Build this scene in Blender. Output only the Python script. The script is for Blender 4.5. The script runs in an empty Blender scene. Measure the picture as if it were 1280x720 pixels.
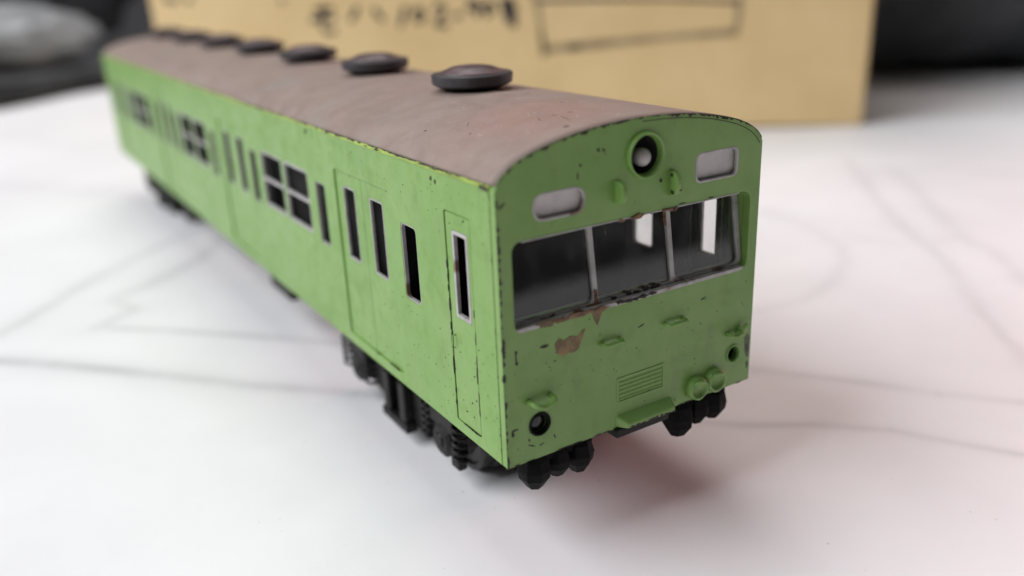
import bpy, bmesh, math, random
import numpy as np
from mathutils import Vector, Matrix
from mathutils.geometry import delaunay_2d_cdt
from mathutils import noise as mn

S = 0.001                      # everything below is written in millimetres
T = -14.2                      # table height: z = 0 is the lower edge of the car body
random.seed(7)
scene = bpy.context.scene
col = scene.collection

# ------------------------------------------------------------------ camera
CAM = Vector((-58.203, -67.795, 49.253))
YAW, PITCH, ROLL, FPX = 0.551165, -0.350126, -0.042625, 1073.14
fwd = Vector((math.sin(YAW)*math.cos(PITCH), math.cos(YAW)*math.cos(PITCH), math.sin(PITCH)))
rt0 = Vector((math.cos(YAW), -math.sin(YAW), 0)); up0 = rt0.cross(fwd)
rt = rt0*math.cos(ROLL) + up0*math.sin(ROLL); up = -rt0*math.sin(ROLL) + up0*math.cos(ROLL)
cd = bpy.data.cameras.new('camera'); cam = bpy.data.objects.new('camera', cd); col.objects.link(cam)
cd.sensor_width = 36.0; cd.lens = 36.0*FPX/1280.0; cd.clip_start = 0.005; cd.clip_end = 20
M = Matrix((rt, up, -fwd)).transposed().to_4x4(); M.translation = CAM*S; cam.matrix_world = M
cd.dof.use_dof = True; cd.dof.focus_distance = 98*S; cd.dof.aperture_fstop = cd.lens/2.5
cd.dof.aperture_blades = 0
scene.camera = cam

# ------------------------------------------------------------------ light
scene.view_settings.view_transform = 'Standard'; scene.view_settings.look = 'None'
scene.view_settings.exposure = 0.0; scene.view_settings.gamma = 1.0
w = bpy.data.worlds.new('World'); scene.world = w; w.use_nodes = True
bg = w.node_tree.nodes['Background']; bg.inputs[0].default_value = (0.90, 0.90, 0.95, 1); bg.inputs[1].default_value = 0.055

def area(name, loc, target, sx, sy, power, color, spread=math.pi):
    d = bpy.data.lights.new(name, 'AREA'); d.shape = 'RECTANGLE'; d.size = sx; d.size_y = sy
    d.energy = power; d.color = color; d.spread = spread
    o = bpy.data.objects.new(name, d); col.objects.link(o)
    o.location = loc
    o.rotation_euler = (Vector(target) - Vector(loc)).to_track_quat('-Z', 'Y').to_euler()
    return o
area('window_light', (-1.05, 0.32, 1.0), (0.0, 0.08, 0), 1.0, 1.0, 25.5, (0.94, 0.97, 1.0))
area('ceiling_light', (0.25, 0.85, 1.5), (0.05, 0.05, 0), 1.0, 0.9, 11.0, (1.0, 0.95, 0.93))
area('pink_room_light', (0.82, 0.13, 0.24), (0.03, 0.0, -0.014), 0.16, 0.16, 0.11, (1.0, 0.34, 0.31), math.radians(40))
area('side_fill_light', (1.0, 0.15, 0.55), (0.08, 0.02, 0), 0.6, 0.6, 0.6, (1.0, 0.88, 0.88))
area('overhead_fill_light', (0.45, -0.25, 1.6), (0.1, 0.0, 0), 1.0, 1.0, 1.1, (0.97, 0.98, 1.0))  # added overhead fill, brightens the near sheet and the box
rad = math.radians

# ------------------------------------------------------------------ materials
class NT:
    def __init__(s, name):
        m = bpy.data.materials.new(name); m.use_nodes = True
        s.m = m; s.t = m.node_tree; s.t.nodes.clear()
        s.out = s.n('ShaderNodeOutputMaterial'); s.b = s.n('ShaderNodeBsdfPrincipled')
        s.t.links.new(s.b.outputs[0], s.out.inputs[0])
        s.co = s.n('ShaderNodeTexCoord').outputs['Object']
    def n(s, k): return s.t.nodes.new(k)
    def put(s, sock, v):
        if isinstance(v, bpy.types.NodeSocket): s.t.links.new(v, sock)
        elif isinstance(v, (tuple, list)) and len(v) == 3 and sock.type == 'RGBA': sock.default_value = (*v, 1)
        else: sock.default_value = v
    def set(s, **k):
        for a, v in k.items(): s.put(s.b.inputs[a.replace('_', ' ')], v)
    def noise(s, scale, detail=4, rough=.55, vec=None, stretch=None):
        q = s.n('ShaderNodeTexNoise'); q.inputs['Scale'].default_value = scale
        q.inputs['Detail'].default_value = detail; q.inputs['Roughness'].default_value = rough
        v = vec or s.co
        if stretch:
            mp = s.n('ShaderNodeMapping'); mp.inputs['Scale'].default_value = stretch
            s.t.links.new(v, mp.inputs[0]); v = mp.outputs[0]
        s.t.links.new(v, q.inputs['Vector']); return q.outputs['Fac']
    def voro(s, scale, feature='F1'):
        q = s.n('ShaderNodeTexVoronoi'); q.feature = feature; q.inputs['Scale'].default_value = scale
        s.t.links.new(s.co, q.inputs['Vector']); return q.outputs['Distance']
    def ramp(s, f, a, b, lo=0., hi=1.):
        q = s.n('ShaderNodeMapRange'); q.interpolation_type = 'SMOOTHSTEP'
        s.put(q.inputs[0], f); q.inputs[1].default_value = a; q.inputs[2].default_value = b
        q.inputs[3].default_value = lo; q.inputs[4].default_value = hi; return q.outputs[0]
    def math(s, op, a, b=0.):
        q = s.n('ShaderNodeMath'); q.operation = op; s.put(q.inputs[0], a); s.put(q.inputs[1], b); return q.outputs[0]
    def mix(s, f, a, b):
        q = s.n('ShaderNodeMix'); q.data_type = 'RGBA'
        s.put(q.inputs[0], f); s.put(q.inputs[6], a); s.put(q.inputs[7], b); return q.outputs[2]
    def bump(s, h, strength=.3, dist=1e-4):
        q = s.n('ShaderNodeBump'); q.inputs['Strength'].default_value = strength
        q.inputs['Distance'].default_value = dist; s.put(q.inputs['Height'], h)
        s.t.links.new(q.outputs[0], s.b.inputs['Normal'])

def m_green():
    k = NT('green_paint')
    big = k.noise(90, 5, .6); mid = k.noise(420, 5, .6); fine = k.noise(2600, 3)
    c = k.mix(k.ramp(big, .3, .72), (.170, .324, .066), (.214, .370, .096))
    c = k.mix(k.ramp(mid, .50, .75, 0, .45), c, (.155, .255, .068))
    c = k.mix(k.ramp(k.noise(300, 4, .7, stretch=(1, 1, .25)), .56, .72, 0, .35), c, (.18, .24, .10))
    # small paint nicks that show the dark undercoat
    v = k.voro(620); g = k.noise(150, 3)
    nick = k.math('MULTIPLY', k.ramp(v, .10, .17, 1, 0), k.ramp(g, .54, .62))
    v2 = k.voro(210); nick2 = k.math('MULTIPLY', k.ramp(k.math('ADD', v2, k.math('MULTIPLY', fine, .08)), .115, .14, 1, 0), k.ramp(k.noise(70, 2), .55, .6))
    c = k.mix(k.math('MULTIPLY', nick, .45), c, (.09, .12, .04))
    c = k.mix(k.math('MULTIPLY', nick2, .5), c, (.05, .055, .025))
    k.set(Base_Color=c, Roughness=k.ramp(mid, .3, .7, .34, .52), Specular_IOR_Level=.62)
    k.bump(k.math('ADD', k.math('MULTIPLY', mid, .6), k.math('ADD', k.math('MULTIPLY', fine, .35), k.math('MULTIPLY', nick, -.6))), .35, 6e-5)
    return k.m
def m_roof():
    k = NT('roof_paint')
    big = k.noise(38, 4, .6); mid = k.noise(260, 6, .65); fine = k.noise(2200, 3, .6)
    c = k.mix(k.ramp(mid, .3, .7), (.262, .196, .166), (.300, .232, .200))
    c = k.mix(k.ramp(big, .54, .74, 0, .35), c, (.31, .195, .165))
    vd = k.n('ShaderNodeVectorMath'); vd.operation = 'DISTANCE'; k.t.links.new(k.co, vd.inputs[0]); vd.inputs[1].default_value = (-.006, .011, .0345)
    worn = k.ramp(k.math('ADD', vd.outputs['Value'], k.math('MULTIPLY', k.noise(160, 5, .65), .012)), .008, .020, .42, 0)     # rubbed-through red patch near the cab
    c = k.mix(worn, c, (.36, .185, .15))
    c = k.mix(k.ramp(k.noise(70, 5, .7), .56, .70, 0, .5), c, (.27, .25, .235))
    c = k.mix(k.ramp(fine, .60, .74, 0, .4), c, (.40, .35, .32))
    spot = k.math('MULTIPLY', k.ramp(k.voro(300), .06, .11, 1, 0), k.ramp(k.noise(120, 2), .55, .6))
    c = k.mix(k.math('MULTIPLY', spot, .7), c, (.09, .07, .06))
    k.set(Base_Color=c, Roughness=k.ramp(mid, .3, .7, .48, .66), Specular_IOR_Level=.4)
    k.bump(k.math('ADD', fine, k.math('MULTIPLY', mid, .12)), .4, 4e-5)
    return k.m
def m_simple(name, c, rough=.6, var=.25, scale=500, metal=0., bump=.3, spec=.5):
    k = NT(name); n = k.noise(scale, 5, .6)
    a = tuple(x*(1-var) for x in c); b = tuple(min(1, x*(1+var)) for x in c)
    k.set(Base_Color=k.mix(k.ramp(n, .3, .7), a, b), Roughness=rough, Metallic=metal, Specular_IOR_Level=spec)
    if bump: k.bump(n, bump, 8e-5)
    return k.m
def m_frame():
    k = NT('silver_window_paint'); n = k.noise(500, 5, .65); big = k.noise(160, 3, .6)
    c = k.mix(k.ramp(n, .3, .7), (.36, .34, .33), (.52, .50, .485))
    c = k.mix(k.ramp(big, .60, .68, 0, .85), c, (.13, .055, .022))
    k.set(Base_Color=c, Roughness=.45, Metallic=.15); k.bump(n, .4, 6e-5); return k.m
def m_rust():
    k = NT('brown_glue'); n = k.noise(900, 5, .65)
    c = k.mix(k.ramp(n, .35, .65), (.085, .033, .012), (.23, .115, .040))
    k.set(Base_Color=c, Roughness=.38); k.bump(n, .7, 1e-4); return k.m
def m_glass():
    k = NT('window_glass'); n = k.noise(150, 5, .65)
    k.set(Base_Color=(.85, .87, .86), Roughness=0.015, Transmission_Weight=1.0, IOR=1.5)
    d = k.n('ShaderNodeBsdfDiffuse'); d.inputs[0].default_value = (.42, .40, .39, 1)
    mx = k.n('ShaderNodeMixShader'); dust = k.ramp(n, .40, .72, .02, .13)
    sp = k.math('MULTIPLY', k.ramp(k.voro(900), .08, .16, 1, 0), k.ramp(k.noise(300, 2), .52, .6, 0, .3))
    k.put(mx.inputs[0], k.math('ADD', dust, sp)); k.t.links.new(k.b.outputs[0], mx.inputs[1]); k.t.links.new(d.outputs[0], mx.inputs[2])
    k.t.links.new(mx.outputs[0], k.out.inputs[0]); return k.m
def m_card():
    k = NT('cardboard'); n = k.noise(30, 4, .6); f = k.noise(900, 3, .6, stretch=(1, 1, .12))
    c = k.mix(k.ramp(n, .3, .7), (.66, .475, .24), (.72, .535, .285))
    c = k.mix(k.ramp(f, .45, .7, 0, .3), c, (.58, .41, .20))
    k.set(Base_Color=c, Roughness=.75, Specular_IOR_Level=.25); k.bump(f, .25, 1e-4); return k.m
def m_table():
    k = NT('marble_print_sheet')
    at = k.n('ShaderNodeAttribute'); at.attribute_name = 'vein_fold'
    n = k.noise(24, 5, .6); f = k.noise(1500, 4, .6)
    c = k.mix(k.ramp(n, .35, .7), (.83, .815, .83), (.875, .865, .88))
    c = k.mix(k.ramp(k.noise(9, 4, .6), .52, .75, 0, .22), c, (.66, .655, .67))
    c = k.mix(k.ramp(f, .62, .8, 0, .22), c, (.68, .66, .65))
    lint = k.math('MULTIPLY', k.ramp(k.voro(420), .05, .10, 1, 0), k.ramp(k.noise(90, 2), .55, .62, 0, .5))
    c = k.mix(lint, c, (.42, .40, .40))
    c = k.mix(k.math('MULTIPLY', at.outputs['Fac'], k.ramp(k.noise(60, 4, .6), .3, .62, .55, 1.0)), c, (.36, .35, .36))
    k.set(Base_Color=c, Roughness=.55, Specular_IOR_Level=.35)
    k.bump(k.math('ADD', k.math('ADD', f, k.math('MULTIPLY', k.noise(6000, 2), .5)), k.math('MULTIPLY', k.noise(26, 3, .5), 42)), .25, 6e-5); return k.m
def m_bagcloth(name, c0, c1):
    k = NT(name); n = k.noise(14, 4, .6); f = k.noise(600, 3)
    k.set(Base_Color=k.mix(k.ramp(n, .35, .7), c0, c1), Roughness=.7, Specular_IOR_Level=.3)
    k.bump(f, .4, 3e-4); return k.m

GREEN = m_green(); ROOF = m_roof();  FRAME = m_frame(); RUST = m_rust(); GLASS = m_glass(); CARD = m_card(); TABLE = m_table()
DARK = m_simple('dark_interior', (.010, .009, .009), .8, .3, 300)
BLACK = m_simple('black_plastic', (.0045, .004, .004), .6, .4, 700, bump=.6, spec=.12)
DUSTY = m_simple('dusty_black_metal', (.0085, .0075, .007), .5, .8, 380, bump=.7, spec=.3)
LIP = m_simple('eave_highlight_green', (.29, .40, .055), .4, .25, 300)  # yellower green: the highlight on the upturned eave, put into the colour
GLUE = m_simple('yellow_brown_glue', (.195, .122, .040), .35, .5, 420)
VENT = m_simple('ventilator_paint', (.040, .036, .040), .45, .35, 420, bump=.5)
VENTTOP = m_simple('ventilator_top_paint', (.095, .056, .058), .40, .5, 330, bump=.5)
STEEL = m_simple('wheel_steel', (.05, .046, .043), .45, .4, 600, metal=.6)
PLATE = m_simple('white_sign_film', (.60, .555, .545), .5, .10, 300)
CHIP = m_simple('bare_undercoat', (.028, .020, .013), .6, .5, 900)
GREYCHIP = m_simple('grey_undercoat', (.11, .115, .085), .6, .4, 900)
LENS = m_simple('dark_lens', (.006, .006, .007), .12, .2, 300, bump=0)
BULB = m_simple('bulb_glass', (.50, .47, .45), .22, .1, 300, bump=0)
INK = m_simple('black_marker_ink', (.030, .026, .026), .6, .5, 60, bump=0)
PALEINK = m_simple('faded_marker_ink', (.30, .225, .125), .7, .25, 60, bump=0)
BAG = m_bagcloth('black_fabric', (.048, .050, .054), (.098, .103, .110))
GREYCLOTH = m_bagcloth('grey_fabric', (.36, .38, .40), (.52, .54, .56))

# ------------------------------------------------------------------ mesh helpers
def link(name, me, mat, parent=None, loc=None, smooth=False):
    o = bpy.data.objects.new(name, me); col.objects.link(o)
    if mat is not None and not me.materials:
        for q in (mat if isinstance(mat, (list, tuple)) else [mat]): me.materials.append(q)
    if parent is not None: o.parent = parent
    if loc is not None: o.location = Vector(loc)*S
    if smooth:
        for p in me.polygons: p.use_smooth = True
    return o
def mesh(name, V, F):
    me = bpy.data.meshes.new(name); me.from_pydata([(v[0]*S, v[1]*S, v[2]*S) for v in V], [], F); me.update()
    bm = bmesh.new(); bm.from_mesh(me); bmesh.ops.recalc_face_normals(bm, faces=bm.faces); bm.to_mesh(me); bm.free()
    return me
def bevel(o, wd=.08, seg=2, ang=35):
    b = o.modifiers.new('bevel', 'BEVEL'); b.width = wd*S; b.segments = seg; b.limit_method = 'ANGLE'; b.angle_limit = rad(ang)
    return o
def rrect(u0, u1, v0, v1, r, n=4):
    r = min(r, (u1-u0)/2-1e-3, (v1-v0)/2-1e-3); P = []
    for cx, cy, a in ((u1-r, v1-r, 0), (u0+r, v1-r, 90), (u0+r, v0+r, 180), (u1-r, v0+r, 270)):
        for i in range(n+1):
            t = rad(a + 90*i/n); P.append((cx + r*math.cos(t), cy + r*math.sin(t)))
    return P
def circ(cx, cy, r, n=24, ry=None): return [(cx + r*math.cos(2*math.pi*i/n), cy + (ry or r)*math.sin(2*math.pi*i/n)) for i in range(n)]
def inside(p, poly):
    c = False; n = len(poly); x, y = p
    for i in range(n):
        x1, y1 = poly[i]; x2, y2 = poly[i-1]
        if (y1 > y) != (y2 > y) and x < (x2-x1)*(y-y1)/(y2-y1) + x1: c = not c
    return c
def plate(name, outer, holes, d0, d1, fmap, mat, parent=None, bev=.07, inner=None):
    """flat plate with openings; fmap(u, v, depth) -> xyz"""
    loops = [outer] + list(holes); P = []; E_ = []; L = []
    for lp in loops:
        b = len(P); P += lp; ids = list(range(b, b+len(lp))); L.append(ids)
        E_ += [(ids[i], ids[(i+1) % len(ids)]) for i in range(len(ids))]
    vs, _, fs, *_r = delaunay_2d_cdt([Vector(p) for p in P], E_, [], 0, 1e-7)
    assert len(vs) == len(P), (name, len(vs), len(P))
    tri = []
    for f in fs:
        c = (sum(vs[i].x for i in f)/len(f), sum(vs[i].y for i in f)/len(f))
        if inside(c, outer) and not any(inside(c, h) for h in holes): tri.append(tuple(f))
    n = len(P)
    V = [fmap(v.x, v.y, d0) for v in vs] + [fmap(v.x, v.y, d1) for v in vs]
    F = tri + [tuple(i+n for i in reversed(f)) for f in tri]
    for ids in L:
        for i in range(len(ids)):
            a, b = ids[i], ids[(i+1) % len(ids)]; F.append((a, b, b+n, a+n))
    o = link(name, mesh(name, V, F), [mat, inner] if inner else mat, parent)
    if inner:
        for p_ in o.data.polygons:
            if min(p_.vertices) >= n: p_.material_index = 1
    if bev: bevel(o, bev)
    return o
def boxm(x0, x1, y0, y1, z0, z1):
    V = [(x, y, z) for x in (x0, x1) for y in (y0, y1) for z in (z0, z1)]
    return V, [(0,1,3,2), (4,6,7,5), (0,4,5,1), (2,3,7,6), (0,2,6,4), (1,5,7,3)]
def merge(parts):
    V, F = [], []
    for v, f in parts:
        b = len(V); V += v; F += [tuple(i+b for i in q) for q in f]
    return V, F
def box(name, b, mat, parent=None, bev=.15, loc=None):
    o = link(name, mesh(name, *boxm(*b)), mat, parent, loc)
    if bev: bevel(o, bev)
    return o
def lathe(prof, seg=32, axis='z', org=(0,0,0), jitter=0.):
    V, F = [], []; n = len(prof)
    for i in range(seg):
        a = 2*math.pi*i/seg
        for r, h in prof:
            r = max(r, 1e-4)*(1 + random.uniform(-jitter, jitter))
            c, s_ = r*math.cos(a), r*math.sin(a)
            p = {'z': (c, s_, h), 'y': (c, h, s_), 'x': (h, c, s_)}[axis]
            V.append((p[0]+org[0], p[1]+org[1], p[2]+org[2]))
    for i in range(seg):
        j = (i+1) % seg
        for k in range(n-1): F.append((i*n+k, i*n+k+1, j*n+k+1, j*n+k))
    F.append(tuple(i*n for i in range(seg))); F.append(tuple(i*n+n-1 for i in reversed(range(seg))))
    return V, F
def tube(pts, r, seg=8, closed=False):
    pts = [Vector(p) for p in pts]; V, F = [], []; n = len(pts); prev = None
    for i, p in enumerate(pts):
        if closed: t = pts[(i+1) % n] - pts[i-1]
        else: t = pts[min(i+1, n-1)] - pts[max(i-1, 0)]
        t.normalize(); a = Vector((0, 0, 1)) if abs(t.z) < .9 else Vector((1, 0, 0))
        if prev is not None: a = prev
        b = t.cross(a).normalized(); a = b.cross(t).normalized(); prev = a
        rr = r[i] if isinstance(r, (list, tuple)) else r
        for k in range(seg):
            q = 2*math.pi*k/seg; V.append(tuple(p + (a*math.cos(q) + b*math.sin(q))*rr))
    m = n if closed else n-1
    for i in range(m):
        j = (i+1) % n
        for k in range(seg): F.append((i*seg+k, i*seg+(k+1) % seg, j*seg+(k+1) % seg, j*seg+k))
    if not closed: F.append(tuple(range(seg))); F.append(tuple((n-1)*seg+k for k in reversed(range(seg))))
    return V, F
def flake(u, v, du, dv, fmap, rot=0., n=9, jag=.35, h=.03):
    pts = []
    for i in range(n):
        a = 2*math.pi*i/n; q = 1 + random.uniform(-jag, jag)
        x, y = du*q*math.cos(a), dv*q*math.sin(a)
        pts.append((u + x*math.cos(rot) - y*math.sin(rot), v + x*math.sin(rot) + y*math.cos(rot)))
    return flakepoly(pts, fmap, h)
def flakepoly(pts, fmap, h=.03):
    n = len(pts)
    V = [fmap(a, b, -h) for a, b in pts] + [fmap(a, b, .05) for a, b in pts]
    return V, [tuple(range(n)), tuple(range(2*n-1, n-1, -1))] + [(i, i+n, (i+1) % n+n, (i+1) % n) for i in range(n)]
def thing(name, label, cat, loc):
    o = bpy.data.objects.new(name, None); col.objects.link(o); o.empty_display_size = .01
    o.location = Vector(loc)*S; o['label'] = label; o['category'] = cat; return o
def tag(o, label, cat, group=None):
    o['label'] = label; o['category'] = cat
    if group: o['group'] = group
    return o

# ------------------------------------------------------------------ table sheet with printed marble veins and a painted fold shade (table coordinates, mm)
def on_table(px, py):          # where a drawn line lies on the sheet
    d = fwd*FPX + rt*(px-640) - up*(py-360); t = (T - CAM.z)/d.z; q = CAM + d*t; return q.x, q.y
VEINS_FOLD = [  # (points, half width mm, strength)
    ([(-75,113.5),(-62.9,107.2),(-54,98.4),(-39.5,81.8),(-26,66),(-13.8,53.4),(6,33),(28,9.4),(36.5,3.5),(44,-4),(49,-12.5),(52.4,-17.7),(60,-27)], .9, .62),
    ([(-42.9,111),(-33,101.5),(-22,90),(-6.9,73.3),(12,56),(30,36),(42.5,22.5),(52,10),(59,-.5),(66.9,-9.8),(80,-22)], .75, .55),
    ([(-70,127),(-61.5,122),(-53,133),(-44,146),(-33,157),(-20,168),(-2,182),(20,196)], 1.3, .35),
    ([(-45,113),(-37,119),(-40,129),(-31,135),(-18,146),(-8,160),(4,176),(12,190)], 1.3, .35),
]
def pxv(pts, wd, st): VEINS_FOLD.append(([on_table(*q) for q in pts], wd, st))
pxv([(1060,195),(1095,245),(1131,287),(1182,323),(1225,377),(1290,455)], 1.3, .42)
pxv([(1110,205),(1138,229),(1203,294),(1240,308),(1290,345)], 1.6, .36)
pxv([(958,262),(1008,279),(1052,305),(1056,322),(1046,343),(1008,371),(950,386)], 1.3, .30)
pxv([(1040,205),(1120,208),(1200,205),(1290,212)], 3.0, .22)
pxv([(1059,294),(1110,300),(1146,301),(1200,294)], 1.6, .22)
pxv([(-10,228),(80,236),(165,240)], 3.5, .22)  # no vein: soft shade of a fold, painted into the sheet colour
pxv([(-10,166),(40,172),(100,185)], 4, .12)
def make_table():
    xs = np.concatenate([np.linspace(-650, -95, 38), np.arange(-90, 140, .6), np.arange(141, 262, 1.5), np.linspace(270, 900, 50)])
    ys = np.concatenate([np.linspace(-330, -44, 20), np.arange(-40, 140, .6), np.arange(141, 220, 1.5), np.linspace(225, 820, 80)])
    X, Y = np.meshgrid(xs, ys); nx, ny = len(xs), len(ys)
    V = np.zeros(X.shape); soft = 1 - .35*np.clip((X-5)/30, 0, 1)
    wob = 1.4*np.sin(X*.07+Y*.05) + .9*np.sin(X*.19-Y*.13) + .5*np.sin(X*.41+Y*.37)
    for pts, wd, st in VEINS_FOLD:
        D = np.full(X.shape, 1e9)
        for (ax, ay), (bx, by) in zip(pts, pts[1:]):
            l2 = (bx-ax)**2+(by-ay)**2 or 1e-9
            t = np.clip(((X-ax)*(bx-ax)+(Y-ay)*(by-ay))/l2, 0, 1)
            D = np.minimum(D, np.hypot(X+.25*wob-ax-t*(bx-ax), Y-.25*wob-ay-t*(by-ay)))
        ww = wd*1.25*(1+.35*np.sin(X*.11+Y*.08))
        V = np.maximum(V, soft*st*(.72*np.exp(-(D/ww)**2) + .28*np.exp(-(D/(ww*3.2))**2)))
    # soft unevenness of the sheet away from the car
    far = np.clip((np.hypot(X-0, np.clip(Y-120, -1e9, 1e9)*.35)-40)/60, 0, 1)
    Z = T + far*(.55*np.sin(X*.035+Y*.024+1.2*np.sin(Y*.011))+.4*np.sin(Y*.055-X*.021+1.5*np.sin(X*.017))) - far*.95
    verts = np.stack([X.ravel()*S, Y.ravel()*S, Z.ravel()*S], 1)
    idx = np.arange(nx*ny).reshape(ny, nx)
    F = np.stack([idx[:-1,:-1].ravel(), idx[:-1,1:].ravel(), idx[1:,1:].ravel(), idx[1:,:-1].ravel()], 1)
    me = bpy.data.meshes.new('table_sheet')
    me.from_pydata(verts.tolist(), [], F.tolist()); me.update()
    at = me.attributes.new('vein_fold', 'FLOAT', 'POINT'); at.data.foreach_set('value', V.ravel().astype(np.float32))
    o = link('table_surface', me, TABLE, smooth=True); o['kind'] = 'structure'
make_table()

# ------------------------------------------------------------------ the railway car
L, HW, H = 240.0, 18.0, 30.3
car = thing('model_railway_car', 'worn yellow-green model railway car with brown-grey roof standing on white marble-print sheet', 'model train', (0, 120, T))
OFF = Vector((0, -120, -T))       # parts are written in car coordinates, parented to the base empty
def part(o):
    o.location = o.location + OFF*S; return o
def FM(dy=0.): return lambda u, v, d: (u, d+dy, v)                 # front end: depth runs backwards (+y)
def SM(s, dx=0.): return lambda u, v, d: (s*(HW-d-dx), u, v)       # long sides

ARC = [(18.0,30.2),(17.75,30.75),(17.25,31.35),(16.5,31.95),(15.4,32.55),(14,33.1),(12.2,33.62),(10.2,34.08),(8,34.46),(5.5,34.76),(2.8,34.94),(0,35.0)]
arc_full = [(x, z) for x, z in ARC] + [(-x, z) for x, z in reversed(ARC[:-1])]     # right eave to left eave

# --- front end plate
WX0, WX1, WZ0, WZ1 = -16.4, 16.5, 15.2, 24.7
outer = [(-18, 0.0), (18, 0.0)] + [(x, z) for x, z in arc_full]
win_hole = rrect(WX0, WX1, WZ0, WZ1, 1.1, 5)
pillL = rrect(-13.7, -7.5, 26.35, 29.05, 1.15, 6); pillR = rrect(7.75, 14.1, 26.85, 30.1, .75, 5)
hl = circ(.38, 31.05, 2.05, 28)
tails = [(-13.78, 4.12, 1.22), (15.0, 4.35, 1.1)]
front = part(plate('front_end', outer, [win_hole, pillL, pillR, hl] + [circ(a, b, r, 20) for a, b, r in tails], 0, 1.1, FM(), GREEN, car, .12, DARK))
rim = [(x*.985, z-.28) for x, z in arc_full]
part(link('seam_line', mesh('seam', *tube([(x*1.0, -.005, z-.42 if abs(x) < 17.3 else z-.1) for x, z in [(x*.972, z) for x, z in arc_full if x > -1]], .045, 6)), CHIP, car))

# --- side plates with openings, doors and windows
PITCHD = 60.8; DC = 33.85
doors = [DC + i*PITCHD for i in range(4)]
def wind(y0, y1, z0, z1, r=.55): return (y0, y1, z0, z1, r)
singles = [wind(18.1, 22.15, 12.95, 22.5, .7)]
doubles = []
for i in range(3):
    b = i*PITCHD
    singles += [wind(46.9+b, 50.7+b, 13.2, 22.5, .5), wind(80.0+b, 83.8+b, 13.2, 22.5, .5)]
    doubles += [(53.9+b, 77.0+b)]
singles += [wind(229.5, 233.5, 13.2, 22.5, .5)]
cabdoor = (5.35, 10.85, 1.35, 26.3)
def win_frame(name, s, y0, y1, z0, z1, r, wd, bar=False, parent=None, d=.12, thick=.5):
    holes = []
    if bar:
        zm = (z0+z1)/2
        holes = [rrect(y0+wd, y1-wd, z0+wd, zm-wd*.55, r*.6, 3), rrect(y0+wd, y1-wd, zm+wd*.55, z1-wd, r*.6, 3)]
    else: holes = [rrect(y0+wd, y1-wd, z0+wd, z1-wd, max(r-wd, .1), 3)]
    f = plate(name, rrect(y0, y1, z0, z1, r, 3), holes, d, d+thick, SM(s), FRAME, parent, .04)
    return f
for s in (-1, 1):
    holes = [rrect(*cabdoor, .25, 2)]
    holes += [rrect(c-8.75, c+8.75, 1.5, 25.6, .4, 3) for c in doors]
    holes += [rrect(*w_, 3) for w_ in singles]
    for a, b in doubles:
        holes += [rrect(a, a+11.05, 13.7, 23.3, .5, 3), rrect(b-11.05, b, 13.7, 23.3, .5, 3)]
    part(plate('side_panel', [(1.1, 0), (L-1.0, 0), (L-1.0, 30.55), (1.1, 30.55)], holes, 0, .55, SM(s), GREEN, car, .07, DARK))
    # the lip where side meets roof
    part(link('eave_lip', mesh('lip', *boxm(*sorted((s*18.12, s*17.5)), .9, L-.6, 30.15, 30.62)), LIP, car))
    # cab door
    d = part(plate('cab_door', rrect(cabdoor[0]+.16, cabdoor[1]-.2, cabdoor[2]+.16, cabdoor[3]-.1, .2, 2),
             [rrect(6.05, 9.4, 14.5, 24.4, .3, 3)], .07, .6, SM(s), GREEN, car, .06, DARK))
    win_frame('window_frame', s, 6.08, 9.37, 14.53, 24.37, .3, .42, False, d, .02, .45)
    hv, hf = tube([(s*18.0, 9.95, 12.2), (s*18.35, 9.95, 12.2), (s*18.35, 9.95, 11.0)], .11, 6)
    link('door_handle', mesh('handle', hv, hf), GREEN, d)
    # sliding door leaves
    for c in doors:
        for k in (-1, 1):
            lo, hi = (c-8.69, c-.04) if k < 0 else (c+.04, c+8.69)
            wa, wb = (c-6.45, c-2.35) if k < 0 else (c+2.35, c+6.45)
            lf = part(plate('door_leaf', rrect(lo, hi, 1.56, 25.54, .15, 2), [rrect(wa, wb, 13.4, 23.65, .5, 3)], .24, .7, SM(s), GREEN, car, .05, DARK))
            win_frame('window_frame', s, wa+.03, wb-.03, 13.43, 23.62, .45, .2, False, lf, .22, .4)
    for y0, y1, z0, z1, r in singles:
        part(win_frame('side_window', s, y0+.02, y1-.02, z0+.02, z1-.02, r, .14, False, car, .06))
    for a, b in doubles:
        for q0, q1 in ((a, a+11.05), (b-11.05, b)):
            part(win_frame('side_window', s, q0+.02, q1-.02, 13.72, 23.28, .5, .42, True, car, .08))

# --- rear end
part(plate('rear_end', outer, [rrect(-14, -8, 14, 24, .6), rrect(8, 14, 14, 24, .6), rrect(-4, 4, 2, 25, .4)], L-1.0, L, FM(), GREEN, car, .1))
g = part(plate('rear_door', rrect(-3.9, 3.9, 2.1, 24.9, .4), [rrect(-2.4, 2.4, 13, 22, .5)], L-.9, L-.2, FM(), GREEN, car, .06))
plate('window_pane', rrect(-2.5, 2.5, 12.9, 22.1, .5), [], L-.7, L-.5, FM(), GLASS, g, 0)
for a in (-14, 8): part(plate('rear_window', rrect(a-.2, a+6.2, 13.8, 24.2, .6), [], L-.8, L-.5, FM(), GLASS, car, 0))

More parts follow.
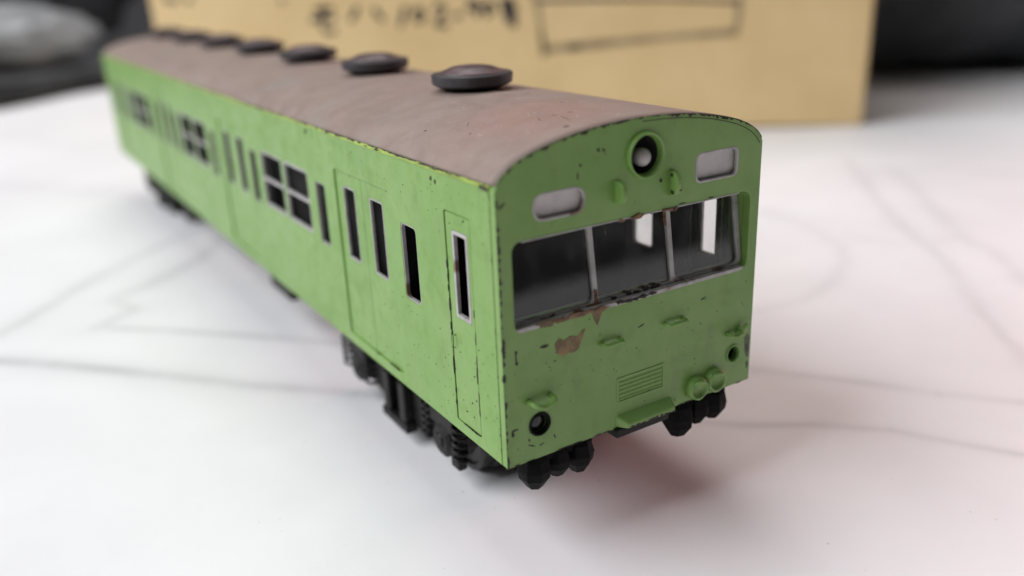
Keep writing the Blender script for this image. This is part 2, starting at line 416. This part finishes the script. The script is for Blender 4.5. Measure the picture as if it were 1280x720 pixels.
# --- roof
def roof():
    outp = [(x*1.002, z+.06) for x, z in arc_full]; outp[0] = (18.03, 30.62); outp[-1] = (-18.03, 30.62)
    inp = [(x*.96, z-.9) for x, z in arc_full]; inp[0] = (17.2, 30.3); inp[-1] = (-17.2, 30.3)
    n = len(outp); ys = [.16] + [2 + i*4.0 for i in range(59)] + [L-.8]
    V, F = [], []
    for y in ys: V += [(x, y, z) for x, z in outp] + [(x, y, z) for x, z in inp]
    for i in range(len(ys)-1):
        a, b = i*2*n, (i+1)*2*n
        for k in range(n-1):
            F.append((a+k, a+k+1, b+k+1, b+k)); F.append((a+n+k, b+n+k, b+n+k+1, a+n+k+1))
        F.append((a, b, b+n, a+n)); F.append((a+n-1, a+2*n-1, b+2*n-1, b+n-1))
    for a in (0, (len(ys)-1)*2*n):
        for k in range(n-1): F.append((a+k, a+n+k, a+n+k+1, a+k+1))
    o = part(link('roof', mesh('roof', V, F), ROOF, car, smooth=True)); 
    return o
roof_o = roof()
# scratches on the roof
def RM(u, v, d):                     # u across, v along the car
    ax = [p[0] for p in reversed(arc_full)]; az = [p[1]+.06 for p in reversed(arc_full)]
    return (u, v, float(np.interp(u, ax, az)) - d)
sc = [flake(a, b, .9, .05, RM, r, 8, .4, .015) for a, b, r in ((-7, 8.5, 1.2), (-11.5, 16, .9), (-5.2, 6.3, 1.4))]
sc += [flake(-13.2, 12.6, .16, .1, RM), flake(-14.6, 20.5, .22, .12, RM, .5), flake(-7.4, 3.1, .3, .2, RM)]
link('roof_scratch', mesh('sc', *merge(sc)), CHIP, roof_o)
sc = []
for i in range(60):
    sc.append(flake(random.uniform(-13, 6), random.uniform(2, 24), random.uniform(.05, .22), .05, RM, random.uniform(0, 3), 7, .4, .015))
o = link('roof_scuff', mesh('sc2', *merge(sc)), m_simple('pale_scuff', (.50, .45, .42), .6), roof_o); o['kind'] = 'stuff'

# --- ventilators
stem_me = mesh('stem', *lathe([(4.1, -.5), (3.9, .1), (3.8, 1.1)], 28))
cap_me = mesh('cap', *lathe([(3.6, .70), (4.9, .80), (5.4, 1.10), (5.5, 2.25), (5.28, 2.42), (4.4, 2.48)], 44))
top_me = mesh('dome', *lathe([(4.55, 2.40), (4.45, 2.56), (4.3, 2.60), (3.3, 2.95), (2.9, 3.12), (2.2, 3.28), (1.0, 3.36), (0, 3.38)], 36))
for i in range(7):
    v = bpy.data.objects.new('roof_ventilator', cap_me); col.objects.link(v); v.parent = car
    if not cap_me.materials: cap_me.materials.append(VENT)
    v.location = (Vector((random.uniform(-.15, .15), 34.9 + 31.7*i, 34.75)) + OFF)*S
    v.rotation_euler = (random.uniform(-.012, .012), random.uniform(-.012, .012), i*1.3)
    for p in cap_me.polygons: p.use_smooth = True
    link('ventilator_stem', stem_me, BLACK, v, smooth=True); link('ventilator_dome', top_me, VENTTOP, v, smooth=True)
for me in (cap_me, stem_me, top_me):
    for p in me.polygons: p.use_smooth = len(p.vertices) < 8
    me.set_sharp_from_angle(angle=rad(24))

# --- windscreen: sloping mullions, sill, three panes
TILT = rad(9)
def WM(dy=0.):                       # windscreen plane leans backwards towards the top
    return lambda u, v, d: (u, .75 + dy + d + (v-15.2)*math.tan(rad(8.0)), v)
def GM(u, v, d): return (u, 1.05 + d + (v-15.2)*math.tan(TILT), v)
fr = part(plate('windscreen_frame', rrect(-16.35, 16.45, 15.22, 24.68, 1.1, 5),
    [rrect(-16.05, -5.75, 15.8, 24.35, .9, 4), rrect(-5.1, 5.2, 15.8, 24.35, .25, 3), rrect(5.85, 15.75, 15.8, 24.35, .9, 4)],
    0, .5, WM(), FRAME, car, .08))
for a, b in ((-16.2, -5.5), (-5.4, 5.45), (5.55, 16.2)):
    plate('windscreen_pane', rrect(a, b, 15.4, 24.5, .4, 3), [], 0, .22, GM, GLASS, fr, 0)
# reveal of the opening: green surround behind the front plate
part(plate('window_reveal', rrect(WX0-.35, WX1+.35, WZ0-.3, WZ1+.3, 1.2, 5), [rrect(WX0, WX1-.0, WZ0, WZ1, 1.1, 5)], 1.1, 3.4, FM(), GREEN, car, 0))
sill = part(plate('window_sill', [(-16.25, 15.55), (-16.0, 15.25), (-15.5, 15.12), (15.2, 15.1), (15.75, 15.2), (16.0, 15.5), (15.4, 15.56), (-15.3, 15.58)], [], -.05, .75, FM(), FRAME, car, .06))
part(plate('window_header', [(-15.2, 24.6), (14.6, 24.6), (14.6, 24.73), (-15.2, 24.73)], [], -.03, .9, FM(), FRAME, car, 0))

# --- destination and number windows
for nm, (a, b, c, d_, r) in (('destination_window', (-13.7, -7.5, 26.35, 29.05, 1.15)), ('number_window', (7.75, 14.1, 26.85, 30.1, .75))):
    f = part(plate(nm, rrect(a-.10, b+.10, c-.10, d_+.10, r+.08, 6), [rrect(a+.16, b-.16, c+.16, d_-.16, r*.9, 6)], -.04, .4, FM(), FRAME, car, .08))
    box('sign_film', (a-.1, b+.1, .62, .95, c-.1, d_+.1), PLATE, f, 0)
# --- headlight
hv, hf = lathe([(2.52, .3), (2.5, -.1), (2.46, -.35), (2.40, -.5), (2.3, -.54), (2.18, -.46), (2.1, -.2), (2.02, .3), (2.0, 1.6)], 44, 'y')
h = part(link('headlight', mesh('hl', [(x+.38, y, z+31.05) for x, y, z in hv], hf[:-2]), GREEN, car, smooth=True))
V_, F_ = lathe([(1.98, .3), (1.9, 1.9), (1.2, 2.2), (0, 2.25)], 32, 'y'); link('reflector', mesh('cup', [(x+.38, y, z+31.05) for x, y, z in V_], F_[:-2]), DARK, h, smooth=True)
V_, F_ = lathe([(0, -.15), (.35, -.11), (.7, .1), (.88, .45), (.92, .85), (.85, 1.3), (.7, 2.2)], 24, 'y'); link('bulb', mesh('bulb', [(x*1.1+.58, y+.0, z*1.1+30.7) for x, y, z in V_], F_), BULB, h, smooth=True)
# --- marker hooks under the headlight (half discs standing out of the plate)
def hook(x, z0, z1, out, name='lamp_hook'):
    n = 10; zc, hz = (z0+z1)/2, (z1-z0)/2; prof = [(out*math.sin(math.pi*i/n)**.7 if 0 < i < n else 0, zc - hz*math.cos(math.pi*i/n)) for i in range(n+1)]
    V, F = [], []
    for dx in (-.33, .33):
        V += [(x+dx, -p, z) for p, z in prof] + [(x+dx, .3, prof[-1][1]), (x+dx, .3, prof[0][1])]
    m = n+3; F = [tuple(range(m)), tuple(range(2*m-1, m-1, -1))] + [(i, (i+1) % m, (i+1) % m+m, i+m) for i in range(m)]
    o = part(link(name, mesh(name, V, F), GREEN, car)); bevel(o, .14, 3)
    hh = [(x+.03, -.62*p-.12, zc+(z-zc)*.6) for p, z in prof[1:-1]]
    return o
k1 = hook(-3.3, 26.5, 28.95, 1.45); k2 = hook(4.15, 26.15, 28.95, 1.4)
link('paint_chip', mesh('chip', *merge([boxm(4.2, 4.52, -1.3, -.9, 26.8, 27.5), boxm(3.79, 3.86, -.8, -.3, 26.4, 26.8), boxm(3.79, 3.86, -.6, -.25, 28.3, 28.65)])), CHIP, k2)
# --- step irons and rails on the lower front
def rail(x0, x1, z, out, r=.24, sag=0., nm='grab_rail', tilt=0.):
    P = [(x0, .3, z), (x0, -out*.6, z), (x0+.2, -out, z-.05)] + [(x0+(x1-x0)*t, -out, z - sag*math.sin(math.pi*t) + tilt*t) for t in (.25, .5, .75)] + [(x1-.2, -out, z-.05+tilt), (x1, -out*.6, z+tilt), (x1, .3, z+tilt)]
    return part(link(nm, mesh(nm, *tube(P, [r, r, r*1.1, r*.9, r*1.15, r*.85, r*1.2, r, r], 8)), GREEN, car, smooth=True))
rail(-5.5, -2.95, 11.15, .85); rail(3.7, 6.4, 11.2, .85)
rail(-15.1, -12.35, 7.15, 1.2, .3, .55); rail(13.7, 15.6, 7.3, .8, .26, .3)
part(link('grab_rail', mesh('stub', *merge([tube([(15.2, .2, 6.9), (15.6, -.5, 7.3), (16.3, -.8, 8.3)], .22, 7), tube([(15.4, -.4, 7.9), (16.4, -.6, 7.2)], .2, 7)])), GREEN, car, smooth=True))
# --- tail lights
for a, b, r in tails:
    V_, F_ = lathe([(r+.16, .1), (r+.16, -.14), (r, -.16), (r-.14, -.05), (r-.18, .3)], 24, 'y')
    t = part(link('tail_light', mesh('tl', [(x+a, y, z+b) for x, y, z in V_], F_[:-2]), BLACK if a < 0 else GREEN, car, smooth=True))
    V_, F_ = lathe([(r, 1.4), (r-.02, .75), (r*.65, .5), (r*.4, .42), (0, .40)], 24, 'y')
    link('tail_lens', mesh('tlens', [(x+a, y + (0 if a < 0 else .5), z+b) for x, y, z in V_], F_), LENS, t, smooth=True)
# --- louvre panel
lv = part(plate('louvre_panel', rrect(-3.3, 3.7, 3.15, 6.35, .15, 2), [rrect(-3.05, 3.45, 3.4, 6.1, .1, 2)], -.09, .05, FM(), GREEN, car, .03))
for i in range(5):
    z = 3.52 + i*.51
    V_ = [(-3.05, .02, z), (3.45, .02, z), (3.45, -.09, z+.10), (-3.05, -.09, z+.10), (-3.05, .02, z+.40), (3.45, .02, z+.40)]
    link('louvre_slat', mesh('slat', V_, [(0,1,2,3), (3,2,5,4), (0,3,4), (1,5,2), (0,4,5,1)]), GREEN, lv)
# --- jumper sockets
for a, b in ((8.65, 1.75), (11.6, 1.95)):
    V_, F_ = lathe([(1.55, .2), (1.5, -.5), (1.42, -.95), (1.2, -1.05), (1.05, -.9), (.95, -.7), (0, -.62)], 20, 'y', jitter=.035)
    j = part(link('jumper_socket', mesh('js', [(x+a, y, z*1.0+b) for x, y, z in V_], F_), GREEN, car, smooth=True))
    V_, F_ = tube([(a-.9, -.9, b+.9), (a, -1.35, b+1.2), (a+.8, -1.0, b+.7)], .26, 7); link('socket_lid', mesh('lid', V_, F_), GREEN, j, smooth=True)
# --- coupler ledge and pocket
V_ = [(-3.5, .2, 1.75), (4.9, .2, 1.75), (4.5, -1.3, 1.0), (-2.6, -1.3, 1.0), (-3.5, .2, .15), (4.9, .2, .15), (4.5, -1.3, .3), (-2.6, -1.3, .3)]
led = part(link('coupler_ledge', mesh('ledge', V_, [(0,1,2,3), (4,7,6,5), (0,3,7,4), (1,5,6,2), (3,2,6,7), (0,4,5,1)]), GREEN, car)); bevel(led, .22, 3)
lc = [flake(-2+i*.62+random.uniform(-.2, .2), .42+random.uniform(-.04, .1), random.uniform(.18, .42), random.uniform(.08, .16), lambda u, v, d: (u, -1.31+d, v), 0, 8) for i in range(11)]
link('paint_chip', mesh('lc', *merge(lc)), CHIP, led)
pk = part(box('coupler_pocket', (-3.7, 4.2, -.5, 5, -1.0, .12), DUSTY, car, .2))
# --- brake hose plugs below the front: three faceted knobs each side
for xs, sc_ in (((-13.6, -10.6, -7.6), (1.0, .88, 1.0)), ((7.6, 10.6, 13.4), (1.12, .95, .98))):
    br = part(box('plug_bracket', (xs[0]-1.4, xs[2]+1.5, .9, 3.2, -1.4, -.05), BLACK, car, .15))
    for x, q in zip(xs, sc_):
        V_, F_ = lathe([(1.2*q, 0), (1.6*q, -.7*q), (1.9*q, -2.0*q), (1.75*q, -3.0*q), (.9*q, -4.3*q), (.3*q, -4.5*q)], 7, 'z', jitter=.05)
        a = random.uniform(0, 1); ca, sa = math.cos(a), math.sin(a)
        link('hose_plug', mesh('plug', [(x + vx*ca - vy*sa, 1.7 + vx*sa + vy*ca, vz-.2) for vx, vy, vz in V_], F_), BLACK, br)

# --- floor, interior, underframe
part(box('floor', (-17.3, 17.3, 1.3, L-1.2, -.2, .8), BLACK, car, 0))
part(box('view_block', (-13.5, 13.5, 24.3, L-4, .8, 27.5), DARK, car, .3))  # added dark block, keeps light from showing through between the side windows
part(box('cab_bulkhead', (-17, 17, 23.6, 24.2, .8, 29.5), DARK, car, 0))
part(box('control_desk', (-14, 14, 4.5, 8, .8, 12.5), DARK, car, .4))
part(box('ceiling_liner', (-16.8, 16.8, 2.2, L-2, 29.6, 30.0), DARK, car, 0))
for b in ((-14.6, -6, 82, 94, -6.6, -.2), (-13.5, -5, 108, 128, -6.0, -.2), (5, 14, 84, 126, -6.5, -.2), (-13, -4, 136, 160, -5.5, -.2)):
    e = part(box('equipment_box', b, DUSTY, car, .4))
# --- bogies
def bogie(yc):
    bg_ = part(link('bogie', mesh('bolster', *merge([boxm(-11, 11, yc-4, yc+4, -6.5, -1.0), lathe([(3.5, -1.2), (3.5, -.1)], 20, 'z', (0, yc, 0))])), BLACK, car))
    for s in (-1, 1):
        X = lambda a, b: sorted((s*a, s*b))
        pr = [(-19.5, -4.2), (-19.5, -7.4), (-17.5, -9.8), (-11, -9.8), (-8.5, -8.2), (-6, -11.2), (6, -11.2), (8.5, -8.2), (11, -9.8), (17.5, -9.8), (19.5, -7.4), (19.5, -4.2), (12, -3.2), (7, -4.6), (-7, -4.6), (-12, -3.2)]
        n = len(pr); V_ = [(s*13.4, yc+a, b) for a, b in pr] + [(s*11.6, yc+a, b) for a, b in pr]
        F_ = [tuple(range(n)), tuple(range(2*n-1, n-1, -1))] + [(i, (i+1) % n, (i+1) % n+n, i+n) for i in range(n)]
        bevel(link('side_frame', mesh('sf', V_, F_), DUSTY, bg_), .25)
        for q in (-14.2, 14.2):
            V_, F_ = lathe([(2.5, 12.8), (2.5, 14.3), (1.9, 14.7), (1.1, 14.75), (.9, 15.0), (0, 15.0)], 18, 'x')
            link('axle_box', mesh('ab', *merge([([(s*x, yc+q+y, -8.2+z) for x, y, z in V_], F_), boxm(*X(13.2, 14.4), yc+q-3.1, yc+q+3.1, -6.4, -4.2)])), DUSTY, bg_)
            for e in (-4.3, 4.3):
                P = [(s*14.0 + .85*math.cos(t*1.0), yc+q+e + .85*math.sin(t*1.0), -4.2 - 5.4*t/31.4) for t in [i*.55 for i in range(58)]]
                link('coil_spring', mesh('spring', *tube(P, .26, 6)), DUSTY, bg_, smooth=True)
            bevel(link('brake_shoe', mesh('bs', *boxm(*X(10.9, 13.0), yc+q*.42-.9, yc+q*.42+.9, -12.2, -6.0)), DUSTY, bg_), .3)
        bevel(link('spring_plank', mesh('sp', *merge([boxm(*X(13.2, 15.0), yc-4.2, yc+4.2, -12.0, -10.6), boxm(*X(13.3, 14.8), yc-3.6, yc-1.6, -10.7, -4.4), boxm(*X(13.3, 14.8), yc+1.6, yc+3.6, -10.7, -4.4), boxm(*X(13.2, 14.5), yc-18.8, yc-16.6, -10.9, -8)])), DUSTY, bg_), .25)
    for q in (-14.2, 14.2):
        link('axle', mesh('axle', *lathe([(1.0, -12.5), (1.0, 12.5)], 14, 'x', (0, yc+q, -8.6))), STEEL, bg_, smooth=True)
        for s in (-1, 1):
            V_, F_ = lathe([(1.1, 7.9), (5.9, 7.9), (6.15, 8.15), (6.1, 8.5), (5.62, 8.8), (5.55, 10.8), (4.7, 10.9), (4.4, 10.5), (1.6, 10.4), (1.4, 11.0), (0, 11.0)], 36, 'x')
            # tread touches the sheet; flange hangs over the inner side
            k_ = 5.6/6.15
            link('wheel', mesh('wheel', [(s*x, yc+q+y*k_, -8.6+z*k_) for x, y, z in V_], F_), STEEL, bg_)
bogie(37.0); bogie(203.0)

# --- wear: chipped paint, glue and rust
R_ = random.uniform
def ribbon(path, inward, wmin, wmax, freq, fm, seed, h=.02):
    n = len(path); V, F = [], []
    for i, ((u, v), (a, b)) in enumerate(zip(path, inward)):
        q = mn.noise(Vector((i*freq, seed, 0)))*.7 + mn.noise(Vector((i*freq*3.1, seed+9, 0)))*.5
        wv = max(0.004, wmin + (wmax-wmin)*max(0, min(1, .5+q)))
        V += [fm(u, v, -h), fm(u+a*wv, v+b*wv, -h), fm(u, v, .05), fm(u+a*wv, v+b*wv, .05)]
    for i in range(n-1):
        k = 4*i; F += [(k, k+1, k+5, k+4), (k+1, k+3, k+7, k+5), (k, k+4, k+6, k+2), (k+2, k+6, k+7, k+3)]
    return V, F
def chips(name, mat, lst, parent): 
    o = link(name, mesh(name, *merge(lst)), mat, parent); o['kind'] = 'stuff'; return o
c = []
for z, hh in ((28.6, .3), (25.1, .5), (20.7, .3), (14.2, .9), (13.7, .4), (10.8, .55), (7.6, .5), (4.1, .4), (1.2, .9)):
    c.append(flake(-17.85+R_(-.05, .06), z+R_(-.3, .3), R_(.1, .22), hh*R_(.4, 1.0), FM(), R_(-.2, .2), 9, .5))
c += [flake(-17.35, 28.6, .5, .12, FM(), .5), flake(-16.9, 4.35, .45, .12, FM(), .1), flake(-17.2, 4.0, .2, .3, FM()),
      flake(-16.4, 12.5, .1, .75, FM(), 0, 10), flake(-16.4, 13.1, .2, .22, FM()), flake(-16.38, 11.9, .16, .2, FM()),
      flake(-12.9, 12.95, .55, .2, FM(), .05), flake(-5.7, 32.4, .22, .2, FM()), flake(-5.05, 32.35, .18, .17, FM()),
      flake(-8.0, 31.2, .14, .16, FM()), flake(-8.3, 30.1, .1, .4, FM()), flake(.2, 11.9, .5, .07, FM(), .25), flake(2.6, 28.0, .2, .2, FM()), 
      flake(9.3, 34.1, .3, .14, FM(), -.1), flake(10.6, 33.75, .25, .12, FM(), -.2), flake(-11.6, 10.9, .15, .08, FM()), flake(9.5, 12.9, .4, .08, FM(), .3),
      flake(-15.0, 1.9, .5, .07, FM(), -.4), flake(-13.6, 1.6, .3, .06, FM(), .3), flake(-15.2, 2.6, .1, .2, FM()), flake(-11.9, 2.0, .1, .25, FM(), .3), flake(5.9, 24.95, .5, .07, FM()), flake(10.2, 24.9, .4, .09, FM())]
AX = [p[0] for p in reversed(arc_full)]; AZ = [p[1] for p in reversed(arc_full)]
arcp = [(-17.8 + 35.5*i/320, 0) for i in range(321)]; arcp = [(x, float(np.interp(x, AX, AZ))+.02) for x, _ in arcp]
c.append(ribbon(arcp, [(0, -1)]*321, -.12, .36, .16, FM(), 4.2))                       # arched edge, worn to the undercoat
for i in range(12):
    x = random.choice((R_(-17, -6), R_(6, 15))); c.append(flake(x, float(np.interp(x, AX, AZ))-.2, R_(.1, .45), R_(.06, .16), FM(), -x*.012, 10, .5))
cor = [(-18.0, 30.0*i/300) for i in range(301)]
c.append(ribbon(cor, [(1, 0)]*301, -.22, .38, .12, FM(), 1.7, .025))
for i in range(60): c.append(flake(R_(-17, 17), R_(.8, 14.5), R_(.03, .09), R_(.03, .09), FM(), 0, 6))
for i in range(26): c.append(flake(R_(-17, 17), .08+R_(0, .06), R_(.2, .8), R_(.04, .1), FM(), 0, 8))
chips('chipped_paint', CHIP, c, front)
chips('bare_patch', GREYCHIP, [flake(17.3, 5.0, .42, 1.7, FM(), .05, 12, .25), flake(17.5, 2.2, .2, .5, FM())], front)
chips('glue_stain', GLUE, [flakepoly([(-11.6, 12.75), (-11.4, 11.7), (-10.6, 11.15), (-9.9, 11.35), (-9.1, 11.2), (-8.5, 11.5), (-8.05, 12.5), (-7.6, 13.5), (-7.95, 13.55), (-8.6, 12.9), (-9.6, 13.25), (-10.4, 12.9), (-11.0, 13.35)], FM(), .04),
      flakepoly([(-6.9, 15.6), (-6.6, 14.9), (-6.35, 14.2), (-6.0, 13.5), (-5.7, 14.3), (-5.4, 14.9), (-4.3, 15.3), (-5.4, 15.5)], FM(), .1)], front)
# rust crusted on sill and top of the windscreen frame
def crust(n, x0, x1, z, dz, fm, parent, mat=RUST):
    chips('rust_crust', mat, [flake(R_(x0, x1), z + R_(-dz, dz), R_(.25, .8), R_(.1, .26), fm, R_(-.1, .1), 9, .5, R_(.05, .2)) for _ in range(n)], parent)
crust(16, -12.5, -4.6, 15.45, .22, WM(), fr); crust(8, -10.8, -7.6, 15.2, .3, FM(.25), fr); crust(14, -13.0, -6.0, 15.38, .12, FM(-.06), sill, GLUE); crust(9, -12.5, -5.0, 15.4, .12, FM(-.07), sill); crust(7, -4.5, 4, 15.42, .08, FM(-.06), sill, CHIP); crust(12, -5, 5.5, 24.6, .1, FM(-.02), fr);  crust(10, -4.5, 5.2, 24.25, .2, WM(), fr, CHIP); crust(10, -3, 5.2, 24.2, .2, WM(), fr)
crust(8, -4.5, 3, 15.75, .12, WM(), fr, CHIP)
chips('rust_crust', RUST, [flake(-5.45, 15.6 + i*.45, .25, .4, WM(), 0, 8, .4, .08) for i in range(4)] + [flake(4.95, 24.0 - i*.5, .3-.05*i, .4, WM(), 0, 8, .4, .08) for i in range(4)], fr)
# side chips
sm = SM(-1); c = []
c.append(ribbon([(1.1, 30.0*i/300) for i in range(301)], [(1, 0)]*301, -.3, .22, .15, sm, 6.1))
for i in range(150):
    y = 1.5 + 70*random.random()**1.6; c.append(flake(y, R_(.5, 12.8) if random.random() < .6 else R_(25, 30), R_(.03, .09), R_(.03, .07), sm, R_(-.6, .6), 6, .4))
for y0, y1, z in ((5.5, 9.4, 1.42), (25.5, 33, 1.55)):
    for i in range(7): c.append(flake(R_(y0, y1), z, R_(.2, .7), .09, sm, 0, 8, .4))
for z in (20.3, 18.9, 17.5, 15.6, 13.0, 11.4, 8.2, 5.0, 3.5): c.append(flake(10.78+R_(-.08, .12), z, R_(.1, .17), R_(.25, .9), sm, 0, 9, .4))
for z in (16, 13.2, 10.4, 8.8, 6.2, 4.6): c.append(flake(5.4+R_(-.06, .08), z, R_(.08, .13), R_(.3, .9), sm, 0, 9, .4))
c.append(ribbon([(1.2+i*.3, 30.63) for i in range(400)], [(0, -1)]*400, -.12, .26, .11, lambda u, v, d: (-18.12+d, u, v), 3.3))
for i in range(14):
    y = R_(1.5, 60); c.append(flake(y, 30.45+R_(-.1, .08), R_(.15, .8), R_(.04, .09), lambda u, v, d: (-18.12+d, u, v), 0, 8, .4))
c += [flake(13.2, 29.2, .25, .3, sm), flake(12.2, 29.0, .2, .25, sm), flake(52, 29.4, .3, .35, sm), flake(1.9, 30.2, .9, .25, lambda u, v, d: (-18.13+d, u, v))]
sp0 = [o for o in col.objects if o.name == 'side_panel'][0]
chips('chipped_paint', CHIP, c, sp0)

# ------------------------------------------------------------------ cardboard box behind
c0 = Vector((247.8, 153.0, T)); ddir = Vector((220.82-247.84, 178.2-152.97, 0)).normalized()      # right lower corner, along the face to its other end
nrm = Vector((-ddir.y, ddir.x, 0));
if nrm.dot(c0 - CAM) < 0: nrm = -nrm          # pointing away from the viewer
BW, BD, BH = 309.0, 190.0, 112.0
bx = thing('cardboard_box', 'plain brown cardboard box with black marker writing standing behind the train', 'box', c0)
ang = math.atan2(ddir.y, ddir.x); bx.rotation_euler = (0, 0, ang)
ySign = 1 if (Matrix.Rotation(ang, 3, 'Z') @ Vector((0, 1, 0))).dot(nrm) > 0 else -1
def BY(a, b): return sorted((a*ySign, b*ySign))
for nm, b in (('front_panel', (0, BW, *BY(0, 3), 0, BH)), ('back_panel', (0, BW, *BY(BD-3, BD), 0, BH)), ('end_panel', (.02, 3, *BY(3, BD-3), 0, BH)), ('end_panel', (BW-3, BW-.02, *BY(3, BD-3), 0, BH)), ('bottom_panel', (3, BW-3, *BY(3, BD-3), 0, 3)), ('flap', (0, BW, *BY(.2, BD/2-.5), BH+.1, BH+3)), ('flap', (0, BW, *BY(BD/2+.5, BD-.2), BH+.1, BH+3))):
    o = link(nm, mesh(nm, *boxm(*b)), CARD, bx); bevel(o, 1.0, 3)
def on_box(px, py):
    d = fwd*FPX + rt*(px-640) - up*(py-360); t = (c0 - CAM).dot(nrm)/d.dot(nrm); q = CAM + d*t - c0
    return q.dot(ddir), q.z
def stroke(name, pts, wd, mat, parent):
    P = [Vector(on_box(*p)) for p in pts]; V, F = [], []
    for i, p in enumerate(P):
        t = (P[min(i+1, len(P)-1)] - P[max(i-1, 0)]).normalized(); nn = Vector((-t.y, t.x))
        w_ = wd*(.85 + .15*math.sin(i*2.1))
        for sd in (1, -1):
            q = p + nn*w_/2*sd
            V += [(q.x, -.12*ySign, q.y), (q.x, .2*ySign, q.y)]
    for i in range(len(P)-1):
        a = i*4; F += [(a, a+4, a+6, a+2), (a+1, a+3, a+7, a+5), (a, a+1, a+5, a+4), (a+2, a+6, a+7, a+3)]
    return link(name, mesh(name, V, F), mat, parent)
wr = [  # the marker writing, read on the face of the box
    [(393,13),(405,12),(417,11)], [(388,25),(403,24),(420,22)], [(404,6),(403,20),(402,30),(406,39),(416,40),(420,37)],
    [(447,8),(443,18),(438,27)], [(467,10),(472,18),(480,26)],
    [(507,8),(504,20),(500,34)],
    [(524,10),(518,16),(519,26),(526,27),(530,19),(524,10)],
    [(543,11),(549,6),(556,9),(553,18),(544,32),(551,32),(560,31)],
    [(567,20),(577,19)],
    [(598,2),(588,1),(585,10),(592,14),(598,4),(596,22)],
    [(610,3),(605,12),(609,20),(616,14),(614,3),(610,3)],
    [(629,-3),(633,14),(637,30)], [(636,-4),(640,14),(643,34)], [(627,12),(646,10)],
    [(205,-2),(213,1),(222,0)], [(232,2),(240,-2)], [(350,-2),(355,3)]]
for i, p in enumerate(wr): stroke('marker_stroke', p, 3.4 if i in (11, 12) else 2.5, INK, bx)
stroke('marker_stroke', [(668,-8),(672,8),(676,36),(681,70)], 2.4, PALEINK, bx)
stroke('marker_stroke', [(668,1),(740,-1),(830,-1),(926,2)], 1.8, INK, bx)
stroke('marker_stroke', [(923,-4),(924,12),(922,30),(918,44)], 3.0, PALEINK, bx)
stroke('marker_stroke', [(680,62),(730,57),(820,48),(918,40)], 3.6, PALEINK, bx)
stroke('marker_stroke', [(709,60),(717,59),(726,57)], 3.0, INK, bx)
stroke('marker_stroke', [(676,40),(681,68)], 2.2, INK, bx)

# ------------------------------------------------------------------ dark bags and grey cloth at the back of the table
def lump(name, cx, cy, rx, ry, hz, rz, mat, label, cat, amp=.10, seed=0., pw=2.6, z0=T):
    nu, nv = 96, 48; V, F = [], []
    for j in range(nv+1):
        ph = math.pi*(j/nv - .5)
        for i in range(nu):
            th = 2*math.pi*i/nu
            cs = lambda a: math.copysign(abs(a)**(2/pw), a)
            p = Vector((cs(math.cos(ph))*cs(math.cos(th)), cs(math.cos(ph))*cs(math.sin(th)), cs(math.sin(ph))))
            n_ = mn.fractal(p*2.2 + Vector((seed, seed*.7, 0)), .8, 2.1, 4) + .5*abs(mn.noise(Vector((p.x*5+seed, p.y*5, p.z*1.4))))
            p = p*(1 + amp*n_)
            V.append((p.x*rx, p.y*ry, max(0, (p.z+1)*.5)*hz))
    for j in range(nv):
        for i in range(nu):
            a = j*nu+i; b = j*nu+(i+1) % nu; F.append((a, b, b+nu, a+nu))
    F.append(tuple(range(nu-1, -1, -1))); F.append(tuple(nv*nu+i for i in range(nu)))
    o = link(name, mesh(name, V, F), mat, None, (cx, cy, z0), True); o.rotation_euler = (0, 0, rz); return tag(o, label, cat)
lump('black_bag', 459, 267, 190, 95, 170, -.82, BAG, 'dark black fabric bag on the sheet right of the cardboard box', 'bag', .12, 3.1)
lump('black_bag', -75, 870, 230, 110, 200, .7, BAG, 'dark black fabric bag behind the far end of the train', 'bag', .12, 8.3)
lump('folded_black_cloth', -14, 664, 150, 74, 16, .7, BAG, 'low folded black cloth at the far edge of the sheet, under grey cloth', 'cloth', .06, 1.7, 3.5)
lump('grey_cloth', -18, 632, 72, 28, 44, .7, GREYCLOTH, 'crumpled light grey cloth lying on folded black cloth', 'cloth', .16, 5.2, 1.5, T+13)
